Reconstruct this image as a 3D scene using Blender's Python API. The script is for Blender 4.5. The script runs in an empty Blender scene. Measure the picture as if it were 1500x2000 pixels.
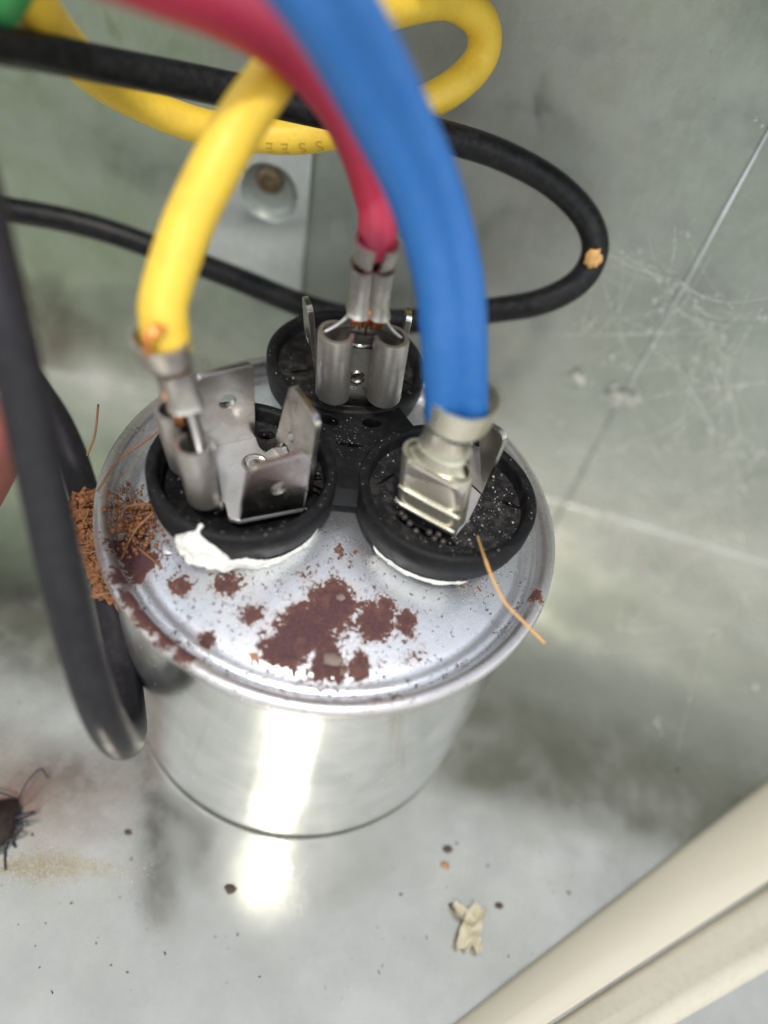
import bpy, bmesh, math, random
from mathutils import Vector, Matrix, noise
from mathutils.geometry import tessellate_polygon
random.seed(7)
S = 0.001                      # everything below is written in millimetres
scene = bpy.context.scene
COL = scene.collection

# ------------------------------------------------------------------ camera
FPX = 1450.0                   # focal length in pixels of the 1500 x 2000 photograph
NAD = (432.39, 2216.0)         # where the plumb lines meet
CAM = Vector((7.17, -69.09, 130.88))
dn = Vector((NAD[0]-750, -(NAD[1]-1000), -FPX)).normalized()
upc = -dn
fw = Vector((0, 0, -1)); yc = (fw - fw.dot(upc)*upc).normalized(); xc = yc.cross(upc)
R = Matrix((xc, yc, upc))      # rows: world axes in camera space -> maps camera vectors to world
cd = bpy.data.cameras.new("camera"); cam = bpy.data.objects.new("camera", cd); COL.objects.link(cam)
cam.matrix_world = Matrix.Translation(CAM*S) @ R.to_4x4()
cd.sensor_fit = 'VERTICAL'; cd.sensor_height = 36; cd.sensor_width = 27
cd.lens = FPX/2000*36
cd.clip_start = 0.002; cd.clip_end = 200
cd.dof.use_dof = True; cd.dof.focus_distance = 0.102; cd.dof.aperture_fstop = 7.8
scene.camera = cam

# ------------------------------------------------------------------ sky and sun
SUN_DIR = Vector((0.04, -0.50, 1.0)).normalized()      # towards the sun
world = bpy.data.worlds.new("World"); scene.world = world; world.use_nodes = True
nt = world.node_tree; nt.nodes.clear()
sky = nt.nodes.new('ShaderNodeTexSky'); sky.sky_type = 'NISHITA'; sky.sun_disc = False
sky.sun_elevation = math.asin(SUN_DIR.z); sky.sun_rotation = math.atan2(SUN_DIR.x, SUN_DIR.y)
sky.air_density = 1.0; sky.dust_density = 0.4; sky.ozone_density = 0.6
bg = nt.nodes.new('ShaderNodeBackground'); bg.inputs[1].default_value = 0.15
ow = nt.nodes.new('ShaderNodeOutputWorld')
hs = nt.nodes.new('ShaderNodeHueSaturation'); hs.inputs['Saturation'].default_value = .22      # thin cloud
nt.links.new(sky.outputs[0], hs.inputs['Color']); nt.links.new(hs.outputs[0], bg.inputs[0]); nt.links.new(bg.outputs[0], ow.inputs[0])
sl = bpy.data.lights.new("sun", 'SUN'); sl.energy = 1.15; sl.angle = math.radians(4.5); sl.color = (1, .95, .86)
so = bpy.data.objects.new("sun", sl); COL.objects.link(so)
so.rotation_euler = (-SUN_DIR).to_track_quat('-Z', 'Y').to_euler()
scene.view_settings.view_transform = 'Standard'; scene.view_settings.look = 'None'
scene.view_settings.exposure = 0.96; scene.view_settings.gamma = 1
scene.render.engine = 'CYCLES'
scene.cycles.max_bounces = 10; scene.cycles.glossy_bounces = 6

# ------------------------------------------------------------------ helpers: space
def ray(px, py): return R @ Vector(((px-750)/FPX, -(py-1000)/FPX, -1))
def W(px, py, z=0.0):          # the point at height z seen at that pixel of the photograph
    d = ray(px, py); return CAM + d*((z-CAM.z)/d.z)
def D(px, py, dep): return CAM + ray(px, py)*dep          # the point at that distance
def WY(px, py, y):
    d = ray(px, py); return CAM + d*((y-CAM.y)/d.y)
def V(*a): return Vector(a)

# ------------------------------------------------------------------ helpers: objects
def tag(o, label=None, cat=None, group=None, kind=None):
    if label: o['label'] = label
    if cat: o['category'] = cat
    if group: o['group'] = group
    if kind: o['kind'] = kind
    return o
BASE = {}
def thing(name, loc, label, cat, group=None):
    o = bpy.data.objects.new(name, None); COL.objects.link(o); o.location = Vector(loc)*S
    o.empty_display_size = .01; BASE[o] = Vector(loc)
    return tag(o, label, cat, group)
def obj(name, verts, faces, mat, parent=None, smooth=True, angle=None, bevel=0, base=None):
    b = BASE[parent] if parent else (Vector(base) if base is not None else Vector((0, 0, 0)))
    me = bpy.data.meshes.new(name)
    me.from_pydata([((v[0]-b.x)*S, (v[1]-b.y)*S, (v[2]-b.z)*S) for v in verts], [], faces)
    bm = bmesh.new(); bm.from_mesh(me); bmesh.ops.recalc_face_normals(bm, faces=bm.faces); bm.to_mesh(me); bm.free()
    me.materials.append(mat)
    if smooth:
        me.polygons.foreach_set('use_smooth', [True]*len(me.polygons))
        if angle is not None:
            try: me.set_sharp_from_angle(angle=math.radians(angle))
            except Exception: pass
    o = bpy.data.objects.new(name, me); COL.objects.link(o)
    if parent: o.parent = parent
    elif base is not None: o.location = b*S
    BASE[o] = b
    if bevel:
        m = o.modifiers.new('edge', 'BEVEL'); m.width = bevel*S; m.segments = 2; m.limit_method = 'ANGLE'; m.angle_limit = math.radians(40)
        m.harden_normals = False
    return o
class MB:
    def __init__(s): s.v = []; s.f = []
    def add(s, vf):
        v, f = vf; n = len(s.v); s.v += v; s.f += [tuple(i+n for i in q) for q in f]; return s
    def build(s, name, mat, parent=None, **k): return obj(name, s.v, s.f, mat, parent, **k)

def spline(pts, n=10):
    """Catmull-Rom through tuples of any length"""
    P = [Vector(p) for p in pts]; P = [P[0]*2-P[1]] + P + [P[-1]*2-P[-2]]; out = []
    for i in range(1, len(P)-2):
        a, b, c, d = P[i-1:i+3]
        for k in range(n):
            t = k/n; out.append(.5*((2*b)+(c-a)*t+(2*a-5*b+4*c-d)*t*t+(3*b-a-3*c+d)*t**3))
    out.append(P[-2]); return out
def frames(pts):
    T = [(pts[min(i+1, len(pts)-1)]-pts[max(i-1, 0)]).normalized() for i in range(len(pts))]
    u = T[0].orthogonal().normalized(); U = []
    for t in T:
        u = (u-u.dot(t)*t).normalized(); U.append(u)
    return T, U
def tube(pts, r, seg=20, cap=True, oval=None):
    T, U = frames(pts); v = []; f = []
    for i, p in enumerate(pts):
        w = T[i].cross(U[i]); ri = r[i] if isinstance(r, (list, tuple)) else r
        for k in range(seg):
            a = 2*math.pi*k/seg; v.append(p+(U[i]*math.cos(a)+w*math.sin(a))*ri)
    for i in range(len(pts)-1):
        for k in range(seg):
            f.append((i*seg+k, i*seg+(k+1) % seg, (i+1)*seg+(k+1) % seg, (i+1)*seg+k))
    if cap: f.append(tuple(range(seg))[::-1]); f.append(tuple((len(pts)-1)*seg+k for k in range(seg)))
    return v, f
def lathe(prof, seg=96, c=(0, 0), closed=False, a0=0, a1=2*math.pi, wob=None):
    full = abs(a1-a0-2*math.pi) < 1e-6; n = seg if full else seg+1; v = []; f = []
    for k in range(n):
        a = a0+(a1-a0)*k/seg
        for (r, z) in prof:
            if wob: r, z = wob(a, r, z)
            v.append(Vector((c[0]+r*math.cos(a), c[1]+r*math.sin(a), z)))
    m = len(prof)
    for k in range(seg):
        k2 = (k+1) % n if full else k+1
        for j in range(m if closed else m-1):
            j2 = (j+1) % m; f.append((k*m+j, k2*m+j, k2*m+j2, k*m+j2))
    return v, f
def box(c, sx, sy, sz, X=V(1, 0, 0), Y=V(0, 1, 0)):
    Z = X.cross(Y); v = [Vector(c)+X*(sx/2*a)+Y*(sy/2*b)+Z*(sz/2*d) for a in (-1, 1) for b in (-1, 1) for d in (-1, 1)]
    return v, [(0, 1, 3, 2), (4, 6, 7, 5), (0, 4, 5, 1), (2, 3, 7, 6), (0, 2, 6, 4), (1, 5, 7, 3)]
def rrect(w, h, r, n=5, corners=(1, 1, 1, 1)):
    """rounded rectangle in [0,w]x[0,h]; corners bl, br, tr, tl"""
    out = []
    for (cx, cy, a, on) in ((r, r, 180, corners[0]), (w-r, r, 270, corners[1]), (w-r, h-r, 0, corners[2]), (r, h-r, 90, corners[3])):
        if on:
            for k in range(n+1):
                t = math.radians(a+90*k/n); out.append((cx+r*math.cos(t), cy+r*math.sin(t)))
        else:
            out.append((0 if cx == r else w, 0 if cy == r else h))
    return out
def circ(cx, cy, r, n=20, ry=None, rot=0):
    ry = ry or r; o = []
    for k in range(n):
        a = 2*math.pi*k/n; x, y = r*math.cos(a), ry*math.sin(a)
        o.append((cx+x*math.cos(rot)-y*math.sin(rot), cy+x*math.sin(rot)+y*math.cos(rot)))
    return o
def plate(outer, holes, th, mapf):
    """flat plate with holes; mapf(x, y, t) -> world point, t from 0 to th"""
    loops = [outer]+holes; flat = [p for l in loops for p in l]
    tri = tessellate_polygon([[Vector((p[0], p[1], 0)) for p in l] for l in loops]); n = len(flat)
    v = [mapf(x, y, 0) for x, y in flat]+[mapf(x, y, th) for x, y in flat]
    f = [tuple(t) for t in tri]+[(t[2]+n, t[1]+n, t[0]+n) for t in tri]; s = 0
    for l in loops:
        m = len(l)
        for k in range(m): a, b = s+k, s+(k+1) % m; f.append((a, b, b+n, a+n))
        s += m
    return v, f
def ribbon(poly, th, levels, fr, caps=True):
    """a thick open polyline (sheet metal section) lofted over levels; fr(level) -> O, X, N, scale_x, scale_n"""
    n = len(poly); P = [Vector((a, b)) for a, b in poly]; off = []
    for i in range(n):
        t = (P[min(i+1, n-1)]-P[max(i-1, 0)]).normalized(); off.append(Vector((-t.y, t.x))*th/2)
    ring = [P[i]+off[i] for i in range(n)]+[P[i]-off[i] for i in reversed(range(n))]; m = len(ring); v = []; f = []
    for L in levels:
        O, X, N, sx, sn = fr(L)
        for q in ring: v.append(O+X*(q.x*sx)+N*(q.y*sn))
    for i in range(len(levels)-1):
        for k in range(m): f.append((i*m+k, i*m+(k+1) % m, (i+1)*m+(k+1) % m, (i+1)*m+k))
    if caps:
        for base in (0, (len(levels)-1)*m):
            for i in range(n-1): f.append((base+i, base+i+1, base+m-2-i, base+m-1-i))
    return v, f
def blob(c, rx, ry, rz, sub=2, nz=0, freq=1, rot=None):
    bm = bmesh.new(); bmesh.ops.create_icosphere(bm, subdivisions=sub, radius=1)
    v = []
    for q in bm.verts:
        p = q.co.copy(); k = 1+nz*noise.noise(p*freq+Vector(c)*1.7); p = Vector((p.x*rx*k, p.y*ry*k, p.z*rz*k))
        if rot: p = rot @ p
        v.append(p+Vector(c))
    f = [tuple(x.index for x in q.verts) for q in bm.faces]; bm.free(); return v, f

# ------------------------------------------------------------------ materials
class NB:
    def __init__(s, name):
        s.m = bpy.data.materials.new(name); s.m.use_nodes = True; s.t = s.m.node_tree; s.t.nodes.clear()
        s.out = s.n('ShaderNodeOutputMaterial'); s.p = s.n('ShaderNodeBsdfPrincipled'); s.l(s.p.outputs[0], s.out.inputs[0])
        tc = s.n('ShaderNodeTexCoord'); mp = s.n('ShaderNodeMapping'); mp.inputs['Scale'].default_value = (1000,)*3
        s.l(tc.outputs['Object'], mp.inputs[0]); s.co = mp.outputs[0]
    def n(s, t): return s.t.nodes.new(t)
    def l(s, a, b): s.t.links.new(a, b)
    def set(s, **k):
        for a, b in k.items():
            i = s.p.inputs[a.replace('_', ' ')]
            if hasattr(b, 'links'): s.l(b, i)
            else: i.default_value = (*b, 1) if isinstance(b, (tuple, list)) and len(b) == 3 and i.type == 'RGBA' else b
        return s
    def scale(s, v, co=None):
        m = s.n('ShaderNodeMapping'); m.inputs['Scale'].default_value = v; s.l(co or s.co, m.inputs[0]); return m.outputs[0]
    def noise(s, sc, det=4, rough=.55, co=None, dist=0, fac=True):
        n = s.n('ShaderNodeTexNoise'); n.inputs['Scale'].default_value = sc; n.inputs['Detail'].default_value = det
        n.inputs['Roughness'].default_value = rough; n.inputs['Distortion'].default_value = dist
        s.l(co or s.co, n.inputs['Vector']); return n.outputs[0 if fac else 1]
    def voro(s, sc, co=None, feat='F1'):
        n = s.n('ShaderNodeTexVoronoi'); n.feature = feat; n.inputs['Scale'].default_value = sc; s.l(co or s.co, n.inputs['Vector']); return n
    def math(s, op, a, b=0, c=None, clamp=False):
        n = s.n('ShaderNodeMath'); n.operation = op; n.use_clamp = clamp
        for i, q in enumerate((a, b, c)):
            if q is None: continue
            if hasattr(q, 'links'): s.l(q, n.inputs[i])
            else: n.inputs[i].default_value = q
        return n.outputs[0]
    def ramp(s, f, lo, hi, a=0., b=1.):
        n = s.n('ShaderNodeMapRange'); n.inputs[1].default_value = lo; n.inputs[2].default_value = hi
        n.inputs[3].default_value = a; n.inputs[4].default_value = b; s.l(f, n.inputs[0]); return n.outputs[0]
    def mix(s, f, a, b):
        n = s.n('ShaderNodeMix'); n.data_type = 'RGBA'
        for i, q in ((0, f), (6, a), (7, b)):
            if hasattr(q, 'links'): s.l(q, n.inputs[i])
            else: n.inputs[i].default_value = (*q, 1) if isinstance(q, (tuple, list)) else q
        return n.outputs[2]
    def bump(s, h, dist=.1, st=.5):
        n = s.n('ShaderNodeBump'); n.inputs['Distance'].default_value = dist*S; n.inputs['Strength'].default_value = st
        s.l(h, n.inputs['Height']); s.l(n.outputs[0], s.p.inputs['Normal']); return s
def add_spots(b, base, spots):
    """stains of col: spots = (x, y, z, r) in mm, ragged by noise"""
    cur = None
    for (x, y, z, r) in spots:
        n = b.n('ShaderNodeVectorMath'); n.operation = 'DISTANCE'; b.l(b.co, n.inputs[0]); n.inputs[1].default_value = (x, y, z)
        d = b.math('SUBTRACT', r, n.outputs['Value']); d = b.math('MULTIPLY', d, min(1., 2.2/r))
        cur = d if cur is None else b.math('MAXIMUM', cur, d)
    return cur

def galv(name, col, rough, dust, spang=.25, dcol=(.42, .42, .38), refl_tint=0, patches=(), low=None):
    b = NB(name)
    a = b.noise(.05, 5, .6); vc = b.voro(.16, b.co); fine = b.noise(2.6, 5, .7); mid = b.noise(.09, 7, .62); scr = b.noise(.5, 5, .7, co=b.scale((.12, 1, 2.2)))
    cell = b.n('ShaderNodeSeparateColor'); b.l(vc.outputs['Color'], cell.inputs[0])
    zf = 1.0; rr = rough
    if low:
        sz = b.n('ShaderNodeSeparateXYZ'); b.l(b.co, sz.inputs[0]); zf = b.math('POWER', b.ramp(b.math('ADD', sz.outputs[2], b.math('MULTIPLY', b.math('SUBTRACT', mid, .5), 22)), -2, 34), .8, clamp=True)
        c2 = b.mix(zf, low[0], col); k0, k1 = b.mix(.12, c2, (0, 0, 0)), b.mix(.05, c2, (1, 1, 1)); rr = b.math('ADD', low[1], b.math('MULTIPLY', zf, rough-low[1]))
        k = b.mix(b.ramp(a, .35, .65), k0, k1)
    else:
        k = b.mix(b.ramp(a, .35, .65), tuple(x*.88 for x in col), tuple(min(1, x*1.06) for x in col))
    if low: spang = b.math('MULTIPLY', zf, spang)
    k = b.mix(b.math('MULTIPLY', cell.outputs[0], spang), k, tuple(x*.72 for x in col))
    k = b.mix(b.math('MULTIPLY', b.ramp(scr, .55, .75), b.math('MULTIPLY', zf, .18)), k, tuple(min(1, x*1.5) for x in col))
    if refl_tint:  # reflected garden green on the left, pinkish middle, painted into the sheet colour
        refl_tint = b.math('MULTIPLY', zf, refl_tint)
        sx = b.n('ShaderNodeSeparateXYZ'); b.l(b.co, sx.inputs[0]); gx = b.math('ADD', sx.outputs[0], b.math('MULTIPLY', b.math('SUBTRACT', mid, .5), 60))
        k = b.mix(b.math('MULTIPLY', b.ramp(gx, -15, -70), refl_tint), k, (.30, .42, .20)); pk = b.math('MULTIPLY', b.ramp(gx, -15, 10), b.ramp(gx, 45, 20)); k = b.mix(b.math('MULTIPLY', pk, b.math('MULTIPLY', refl_tint, .55)), k, (.42, .35, .33))
    gr = b.noise(.75, 5, .75, co=b.scale((1, 1, .55))); k = b.mix(b.math('MULTIPLY', b.ramp(gr, .35, .68), b.math('MULTIPLY', zf, .45)), k, tuple(min(1, x*1.3) for x in col))
    dm = b.math('MULTIPLY', b.ramp(b.math('ADD', mid, b.math('MULTIPLY', fine, .35)), .5, .85), b.math('ADD', .07, b.math('MULTIPLY', zf, dust-.07)) if low else dust, clamp=True)
    if patches:
        pd = b.math('ADD', add_spots(b, None, patches), b.math('MULTIPLY', b.math('SUBTRACT', b.noise(.12, 6, .65), .5), 14))
        dm = b.math('MAXIMUM', dm, b.math('MULTIPLY', b.ramp(pd, -3, 4), b.ramp(b.math('ADD', mid, b.math('MULTIPLY', fine, .3)), .45, .8, .15, .5)), clamp=True)
    sp = b.ramp(b.noise(1.1, 3, .6), .69, .75)
    k = b.mix(dm, k, dcol); k = b.mix(b.math('MULTIPLY', sp, .5), k, (.12, .1, .07))
    b.set(Base_Color=k, Metallic=b.math('SUBTRACT', .92, b.math('MAXIMUM', dm, b.math('MULTIPLY', sp, .8)), clamp=True),
          Roughness=b.math('ADD', b.math('ADD', b.math('MULTIPLY', dm, .35), b.math('MULTIPLY', b.math('MULTIPLY', cell.outputs[1], zf), rough*.25)), b.math('MULTIPLY', rr, b.ramp(mid, .3, .7, .8, 1.2))))
    b.bump(b.math('ADD', b.math('MULTIPLY', fine, .5), a), .05, .35)
    return b.m
def fs(px, py, rr): p = W(px, py, 0); return (p.x, p.y, 0, rr)
DUSTY = [fs(40, 1640, 13), fs(120, 1690, 10), fs(200, 1560, 7), fs(-60, 1500, 16), fs(930, 1780, 7), fs(1060, 1700, 5), fs(560, 1700, 5), fs(1450, 1180, 9)]
M = {}
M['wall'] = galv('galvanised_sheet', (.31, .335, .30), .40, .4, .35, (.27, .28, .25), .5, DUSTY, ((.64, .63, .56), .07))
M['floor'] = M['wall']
M['plain'] = galv('galvanised_plain', (.31, .335, .30), .42, .4, .3, (.27, .28, .25))
M['bracket'] = galv('galvanised_bracket', (.55, .58, .57), .30, .35)

def metal(name, col, rough, bumpd=.03, metallic=.95, stain=.5, scol=(.22, .19, .15)):
    b = NB(name); n1 = b.noise(.5, 5, .65); n2 = b.noise(5, 4, .6); sc = b.noise(1.2, 4, .6, co=b.scale((1, 1, .12)))
    k = b.mix(b.math('MULTIPLY', b.ramp(n1, .45, .7), stain), col, scol)
    b.set(Base_Color=k, Metallic=metallic, Roughness=b.ramp(n1, .3, .7, rough*.75, rough*1.35))
    b.bump(b.math('ADD', n2, sc), bumpd, .4); return b.m
M['tab'] = metal('tinned_tab', (.52, .50, .47), .22, .012, 1, .5, (.33, .30, .26))
M['zinc'] = metal('bright_plate', (.70, .70, .70), .34, .03, .75, .4, (.4, .38, .35))
M['tin'] = metal('tinned_connector', (.52, .49, .46), .38, .03, .9, .6)
M['brass'] = metal('pale_brass_connector', (.70, .67, .55), .30, .04, .9, .35, (.4, .38, .28))
M['screw'] = metal('rusty_screw', (.16, .12, .07), .5, .05, .6, .7, (.12, .06, .02))

def can_mat():
    b = NB('can_aluminium'); n1 = b.noise(.11, 4, .6, dist=.6); st = b.noise(1.5, 5, .65, co=b.scale((1, 1, .06))); n2 = b.noise(.6, 6, .7)
    k = b.mix(b.ramp(n1, .4, .65), (.74, .75, .73), (.60, .62, .59))
    sp = b.ramp(b.noise(.9, 6, .7, co=b.scale((1, 1, .5))), .66, .72)
    k = b.mix(b.math('MULTIPLY', sp, .6), k, (.2, .14, .07))
    b.set(Base_Color=k, Metallic=b.math('SUBTRACT', .95, b.math('MULTIPLY', sp, .6)), Roughness=b.math('ADD', b.ramp(n2, .3, .7, .13, .17), b.math('MULTIPLY', sp, .3)))
    tg = b.n('ShaderNodeTangent'); tg.direction_type = 'RADIAL'; tg.axis = 'Z'; b.l(tg.outputs[0], b.p.inputs['Tangent']); b.set(Anisotropic=1.0, Anisotropic_Rotation=.25)
    b.bump(st, .004, .2); return b.m
M['can'] = can_mat()
def lid_mat(name, base, spots, rough=.27):
    b = NB(name)
    g = b.noise(.22, 5, .6); fine = b.noise(3.5, 6, .7); patch = b.noise(.7, 8, .72)
    k = b.mix(b.ramp(g, .35, .7), base, tuple(x*.86 for x in base))
    cur = add_spots(b, k, spots)
    nzA = b.math('MULTIPLY', b.math('SUBTRACT', b.noise(.38, 8, .68), .5), 5.2); nzB = b.math('MULTIPLY', b.math('SUBTRACT', b.noise(1.5, 5, .7), .5), 3.6)
    m = b.math('ADD', cur, b.math('ADD', nzA, nzB)); rust = b.ramp(m, -.07, .07)
    fl = b.ramp(b.math('ADD', b.noise(1.15, 7, .74), b.math('MULTIPLY', b.math('MINIMUM', b.math('MAXIMUM', cur, -9), 0), .010)), .582, .602); rust = b.math('MAXIMUM', rust, fl)
    core = b.ramp(m, 0, 1.1); rc = b.mix(b.ramp(fine, .35, .7), (.040, .014, .017), (.115, .042, .044)); rc = b.mix(b.ramp(b.noise(.35, 4), .55, .75), rc, (.15, .066, .042))
    rc = b.mix(core, b.mix(b.ramp(fine, .4, .65), (.07, .026, .018), (.19, .075, .04)), rc)
    halo = b.math('MULTIPLY', b.ramp(m, -1.2, 0), .35)
    sp = b.ramp(patch, .65, .68); sp2 = b.ramp(b.noise(2.4, 4, .6, co=b.scale((1, .45, 1))), .665, .70)
    k = b.mix(halo, k, (.46, .34, .26)); k = b.mix(b.math('MULTIPLY', b.ramp(patch, .5, .75), .3), k, (.36, .34, .33))
    k = b.mix(b.math('MAXIMUM', sp, sp2), k, (.10, .06, .045)); k = b.mix(rust, k, rc)
    mk = b.math('MAXIMUM', rust, b.math('MAXIMUM', sp, sp2), clamp=True)
    b.set(Base_Color=k, Metallic=b.math('SUBTRACT', .88, b.math('ADD', b.math('MULTIPLY', halo, .5), b.math('MULTIPLY', mk, .87)), clamp=True), Roughness=b.math('ADD', b.ramp(g, .3, .7, rough*.75, rough*1.3), b.math('MULTIPLY', mk, .4)))
    b.bump(b.math('ADD', b.math('MULTIPLY', fine, .35), b.math('MULTIPLY', mk, b.math('ADD', fine, .7))), .22, .6); return b.m
def sp(px, py, rpx, z=52): p = W(px, py, z); return (p.x, p.y, z, rpx*98/FPX)
RUST = [sp(590, 1235, 62), sp(650, 1185, 48), sp(545, 1265, 38), sp(640, 1295, 36, 50.5), sp(735, 1215, 38), sp(790, 1215, 22), sp(755, 1183, 22), sp(495, 1192, 25),
        sp(440, 1145, 24), sp(350, 1135, 24), sp(705, 1305, 25, 50.5), sp(812, 1275, 22), sp(600, 1128, 16), sp(655, 1090, 22), sp(690, 1100, 14), sp(745, 1100, 14), sp(650, 1145, 20),
        sp(905, 1130, 11), sp(940, 1145, 8), sp(270, 1095, 40, 50), sp(250, 1060, 34, 50), sp(400, 1250, 14, 50)]
M['lid'] = lid_mat('zinc_lid', (.80, .82, .86), RUST)
M['rim'] = lid_mat('rolled_rim', (.62, .60, .60), [sp(330, 1240, 26, 51.5), sp(290, 1205, 26, 51.5), sp(262, 1165, 24, 51.5), sp(245, 1120, 26, 51.5), sp(370, 1272, 22, 51.5), sp(235, 1060, 26, 51.5), sp(310, 1222, 24, 51.5), sp(410, 1290, 12, 51.5),
        sp(1040, 1160, 20, 51.5), sp(735, 1352, 17, 51), sp(775, 1362, 10, 51), sp(558, 1335, 10, 51.5), sp(450, 1310, 9, 51.5)], .30)
def plastic(name, col, rough, dust=.0, bumpd=.03, sheen=0, dcol=(.25, .24, .22), grime=None, spec=.5):
    b = NB(name); n1 = b.noise(.25, 5, .6); n2 = b.noise(4, 5, .65); n3 = b.noise(.8, 6, .7)
    k = b.mix(b.math('MULTIPLY', b.ramp(n3, .45, .8), dust), col, dcol)
    if grime: k = b.mix(b.math('MULTIPLY', b.ramp(n1, .5, .72), .5), k, grime)
    spk = b.ramp(b.noise(3.2, 2, .5), .70, .76); k = b.mix(b.math('MULTIPLY', spk, min(1, dust*1.5)), k, dcol)
    b.set(Base_Color=k, Roughness=b.ramp(n3, .3, .7, rough*.85, rough*1.25)); b.p.inputs['Specular IOR Level'].default_value = spec; b.bump(b.math('ADD', n2, n3), bumpd, .4); return b.m
M['black'] = plastic('black_plastic', (.004, .004, .005), .5, .06, .12, spec=.22)
M['black_dusty'] = plastic('dusty_black_plastic', (.006, .006, .007), .6, .55, .15, dcol=(.11, .10, .095), spec=.3)
M['cable'] = plastic('black_cable', (.006, .006, .007), .38, .08, .06, spec=.2)
M['cable_dusty'] = plastic('black_cable_dusty', (.014, .013, .016), .42, .18, .06, dcol=(.10, .085, .08), spec=.22)
M['yellow'] = plastic('yellow_insulation', (.82, .55, .05), .42, .3, .08, dcol=(.5, .33, .08), grime=(.62, .38, .04))
M['red'] = plastic('red_insulation', (.38, .014, .050), .42, .2, .06, dcol=(.4, .1, .1))
M['blue'] = plastic('blue_insulation', (.007, .10, .33), .42, .2, .06, dcol=(.1, .2, .3))
M['blue2'] = plastic('royal_blue_insulation', (.018, .095, .38), .36, .03, .03, dcol=(.1, .2, .3))
M['green'] = plastic('green_insulation', (.03, .22, .06), .4, .1, .03, dcol=(.2, .3, .15))
M['seal'] = plastic('white_sealant', (.82, .81, .74), .5, .12, .25, dcol=(.55, .52, .42))
M['cream'] = plastic('cream_paint', (.48, .445, .35), .45, .35, .05, dcol=(.5, .42, .3))
M['cream_dirty'] = plastic('cream_paint_dirty', (.48, .45, .36), .45, .35, .08, dcol=(.3, .25, .17))
M['gap'] = plastic('gap_dark', (.05, .045, .035), .8, .3, .1)  # dark fill for gaps and for the painted shade at the can base
M['copper'] = metal('copper', (.95, .36, .12), .3, .02, 1, .2, (.5, .15, .04))
M['rustgrain'] = plastic('rusty_frass', (.20, .075, .028), .85, .7, .3, dcol=(.42, .21, .09))
M['fibre'] = plastic('brown_fibre', (.20, .085, .035), .6, .4, .02, dcol=(.45, .28, .15))
M['straw'] = plastic('straw', (.55, .30, .10), .5, .2, .02, dcol=(.6, .45, .2))
M['web'] = plastic('dusty_web', (.55, .55, .49), .7, .3, .02, dcol=(.7, .68, .6))
M['dirt'] = plastic('dark_dirt', (.05, .035, .025), .8, .4, .2, dcol=(.18, .12, .08))
M['palegrit'] = plastic('pale_grit', (.42, .40, .37), .6, .8, .1, dcol=(.16, .14, .12))
M['tancrumb'] = plastic('tan_crumb', (.20, .15, .12), .8, .5, .3, dcol=(.32, .26, .2))
M['seed'] = plastic('brown_seed', (.30, .15, .06), .4, .3, .1, dcol=(.15, .08, .04))
M['flake'] = plastic('pale_flake', (.44, .40, .29), .7, .3, .1, dcol=(.5, .4, .25))
M['drift'] = plastic('tan_dust', (.52, .45, .30), .9, .5, .2, dcol=(.38, .33, .24))
M['bug'] = plastic('bug_shell', (.014, .008, .006), .5, .45, .1, dcol=(.07, .035, .025), spec=.3)
M['bugleg'] = plastic('bug_leg', (.012, .013, .018), .4, .1, .02)
M['ink'] = plastic('wire_print', (.46, .29, .03), .6, .1, .0)
M['bead'] = plastic('spider_egg', (.035, .03, .028), .18, .3, .05, dcol=(.2, .17, .14))
b = NB('skin'); n1 = b.noise(.12, 4, .6); n2 = b.noise(2.5, 4, .6)
b.set(Base_Color=b.mix(b.ramp(n1, .35, .7), (.30, .09, .075), (.38, .14, .10)), Roughness=.5, Subsurface_Weight=.25, Subsurface_Scale=.0015); b.p.inputs['Subsurface Radius'].default_value = (1, .35, .2); b.bump(n2, .15, .4); M['skin'] = b.m
b = NB('lawn'); n1 = b.noise(.004, 6, .6); n2 = b.noise(.05, 6, .7)
b.set(Base_Color=b.mix(b.ramp(b.math('ADD', n1, b.math('MULTIPLY', n2, .3)), .5, .8), (.05, .10, .025), (.13, .17, .05)), Roughness=.9); M['lawn'] = b.m
M['nail'] = plastic('fingernail', (.62, .36, .30), .3, .1, .02)

# ------------------------------------------------------------------ the setting
WH = 116.0; OV = 32.0      # height of the walls, depth of the unseen flange added above them
BR = 0.5; YW = 62.0                                  # the back wall
XC = 7.17+(YW-CAM.y)*math.tan(math.radians(18.2))     # its corner with the side wall
LIP = [W(1500, 1520), W(880, 2000)]        # inner edge of the cream lip, on the floor
ldir = (LIP[0]-LIP[1]).normalized()
la, lb = LIP[1]-ldir*160, LIP[0]+ldir*120
side_dir = V(1, -.05, 0).normalized(); side_end = V(XC, YW, 0)+side_dir*150
nrm_side = V(-side_dir.y, side_dir.x, 0); nrm_side = -nrm_side if nrm_side.y > 0 else nrm_side
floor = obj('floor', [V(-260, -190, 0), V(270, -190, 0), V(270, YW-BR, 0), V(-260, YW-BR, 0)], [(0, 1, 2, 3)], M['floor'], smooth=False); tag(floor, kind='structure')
def bend(p0, p1, n, h, name, mat):
    r = BR; prof = [(r-r*math.sin(t), r-r*math.cos(t)) for t in [math.pi/2*k/14 for k in range(15)]]+[(0, h)]
    # distance from wall plane, height
    v = []; f = []
    for p in (p0, p1):
        for (d, z) in prof: v.append(p+n*d+V(0, 0, z))
    m = len(prof)
    for j in range(m-1): f.append((j, m+j, m+j+1, j+1))
    return obj(name, v, f, mat)
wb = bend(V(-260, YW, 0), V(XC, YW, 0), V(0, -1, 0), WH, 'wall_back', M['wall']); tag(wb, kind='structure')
ws = bend(V(XC, YW, 0), side_end, nrm_side, WH, 'wall_side', M['wall']); tag(ws, kind='structure')
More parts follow.
